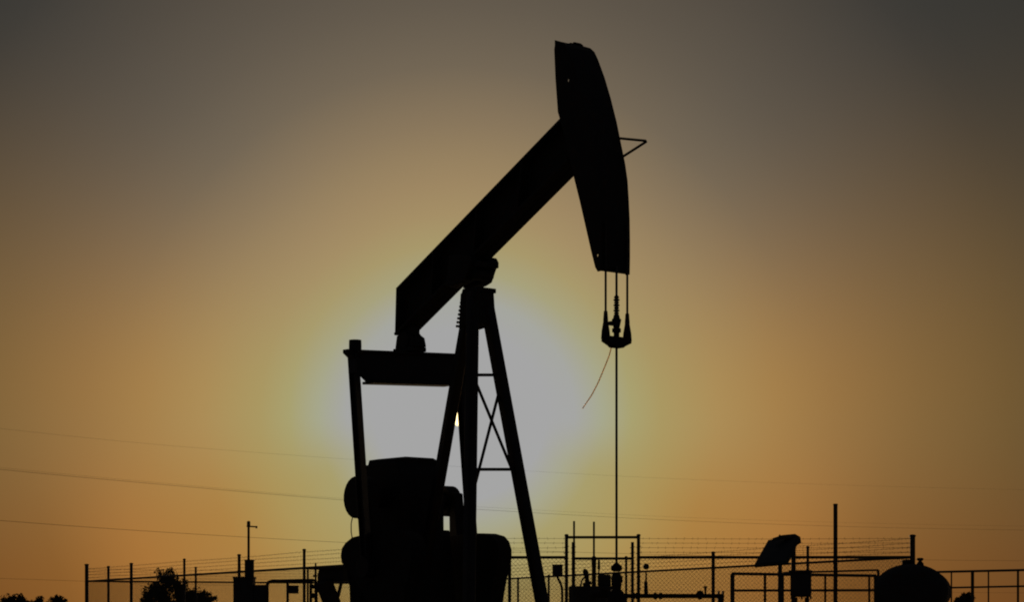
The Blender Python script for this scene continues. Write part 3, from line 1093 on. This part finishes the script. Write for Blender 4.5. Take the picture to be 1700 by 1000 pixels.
def smooth_curve(pts, n=10):
    out = []
    for i in range(len(pts) - 1):
        p0, p1, p2, p3 = pts[max(i - 1, 0)], pts[i], pts[i + 1], pts[min(i + 2, len(pts) - 1)]
        for k in range(n):
            t = k / n
            out.append(0.5 * ((2 * p1) + (p2 - p0) * t + (2 * p0 - 5 * p1 + 4 * p2 - p3) * t * t + (3 * p1 - p0 - 3 * p2 + p3) * t ** 3))
    out.append(pts[-1])
    return out


for lab, pts, r in lines:
    w3 = smooth_curve([P(x, y, dd) for x, y, dd in pts])
    ob = MB().tube(w3, r, 6).build('power_line', M['wire'], loc=w3[0])
    tag(ob, lab, 'power line', 'power lines crossing the sky')

# ------------------------------------------------------------------ trees and bushes


def leafy(name, label, base, height, width, seed, group, nl=5200, leaf=.055, lobes=None, sp=.62):
    rr = random.Random(seed)
    o = empty(name, base)
    tag(o, label, 'tree' if 'tree' in name else 'bush', group)
    tr, cr = MB(), MB()
    # stems fan out from the foot, each with side limbs; leaves gather round limb ends
    tips = []
    for lob in lobes:
        lx, lz, lr = lob
        foot = Vector((rr.uniform(-.08, .08), rr.uniform(-.08, .08), 0))
        top = Vector((lx, rr.uniform(-.3, .3) * width * .3, lz))
        mid = foot.lerp(top, .5) + Vector((rr.uniform(-.1, .1), rr.uniform(-.1, .1), .12))
        tr.tube([foot, mid, top], [.07, .045, .02], 7)
        for _ in range(16):
            s = mid.lerp(top, rr.uniform(.2, 1))
            dv = Vector((rr.gauss(0, 1), rr.gauss(0, 1), rr.gauss(.25, .8))).normalized()
            e_ = top + Vector((dv.x, dv.y, dv.z * .8)) * lr * rr.uniform(.45, 1.1)
            if e_.z < .15:
                e_.z = .15
            m_ = s.lerp(e_, .5) + Vector((0, 0, .05))
            tr.tube([s, m_, e_], [.016, .011, .005], 4)
            tips += [(e_, lr * rr.uniform(.16, .34)), (m_, lr * rr.uniform(.15, .28)), (s.lerp(e_, .8), lr * rr.uniform(.12, .25))]
    per = nl // len(tips)
    for c_, rad in tips:
        for _ in range(per):
            p = c_ + Vector((rr.gauss(0, 1), rr.gauss(0, 1), rr.gauss(0, .85))) * rad * sp
            if p.z < .05:
                continue
            a = Vector((rr.gauss(0, 1), rr.gauss(0, 1), rr.gauss(0, 1))).normalized()
            b = a.cross(Vector((rr.gauss(0, 1), rr.gauss(0, 1), rr.gauss(0, 1)))).normalized()
            L = leaf * rr.uniform(.6, 1.4)
            cr.add([p - a * L, p + b * L * .38, p + a * L, p - b * L * .38], [(0, 1, 2, 3)])
    tr.build('trunk', M['bark'], o)
    cr.build('crown', M['leaf'], o)
    return o


d = 76.0
S_ = d / F
leafy('small_tree', 'bushy small tree with an uneven dark crown behind the left fence', (XW(285, d), d, 0), 2.6, 2.6, 11, 'trees and bushes at the left', 9500, .06, lobes=[((272 - 285) * S_, ZH(962, d), 20 * S_), ((255 - 285) * S_, ZH(978, d), 17 * S_), ((300 - 285) * S_, ZH(976, d), 20 * S_), ((322 - 285) * S_, ZH(990, d), 14 * S_),
       ((345 - 285) * S_, ZH(996, d), 13 * S_), ((275 - 285) * S_, ZH(995, d), 24 * S_), ((318 - 285) * S_, ZH(1006, d), 20 * S_), ((242 - 285) * S_, ZH(998, d), 13 * S_), ((308 - 285) * S_, ZH(990, d), 18 * S_), ((335 - 285) * S_, ZH(1000, d), 16 * S_), ((296 - 285) * S_, ZH(1005, d), 20 * S_), ((262 - 285) * S_, ZH(985, d), 17 * S_)], sp=.85)
d = 110.0
S_ = d / F
for i, (cx, lab, lb) in enumerate(((27, 'roundest dark bush on the horizon at the far left corner', [(-5, 997, 13), (6, 994, 11), (-20, 1004, 12), (20, 1003, 11)]),
                                   (66, 'low small bush between two larger ones at the far left', [(0, 998, 7), (6, 1006, 9), (-8, 1007, 8)]),
                                   (96, 'spiky upright bush nearest the left fence corner', [(-2, 996, 8), (6, 999, 7), (-10, 1005, 9), (12, 1008, 8)]),
                                   (130, 'lowest scrubby bush at the foot of the left fence corner', [(-6, 1013, 7), (8, 1014, 7)]),
                                   (-30, 'dark bush cut off by the left edge of the picture', [(0, 1000, 14), (18, 1008, 12)]))):
    leafy('bush', lab, (XW(cx, d), d, 0), 2.2, 1.5, 30 + i, 'trees and bushes at the left', 2600, .075, [(x * S_, ZH(y, d), q * S_) for x, y, q in lb])
d = 47.0
S_ = d / F
leafy('bush', 'squat dark bush behind the railing, right beside the tank', (XW(1599, d), d, 0), 1.2, .6, 51, None, 2400, .04,
      [(0, ZH(995, d), 9 * S_), (8 * S_, ZH(992, d), 8 * S_), (-8 * S_, ZH(1000, d), 8 * S_), (4 * S_, ZH(1004, d), 9 * S_)])
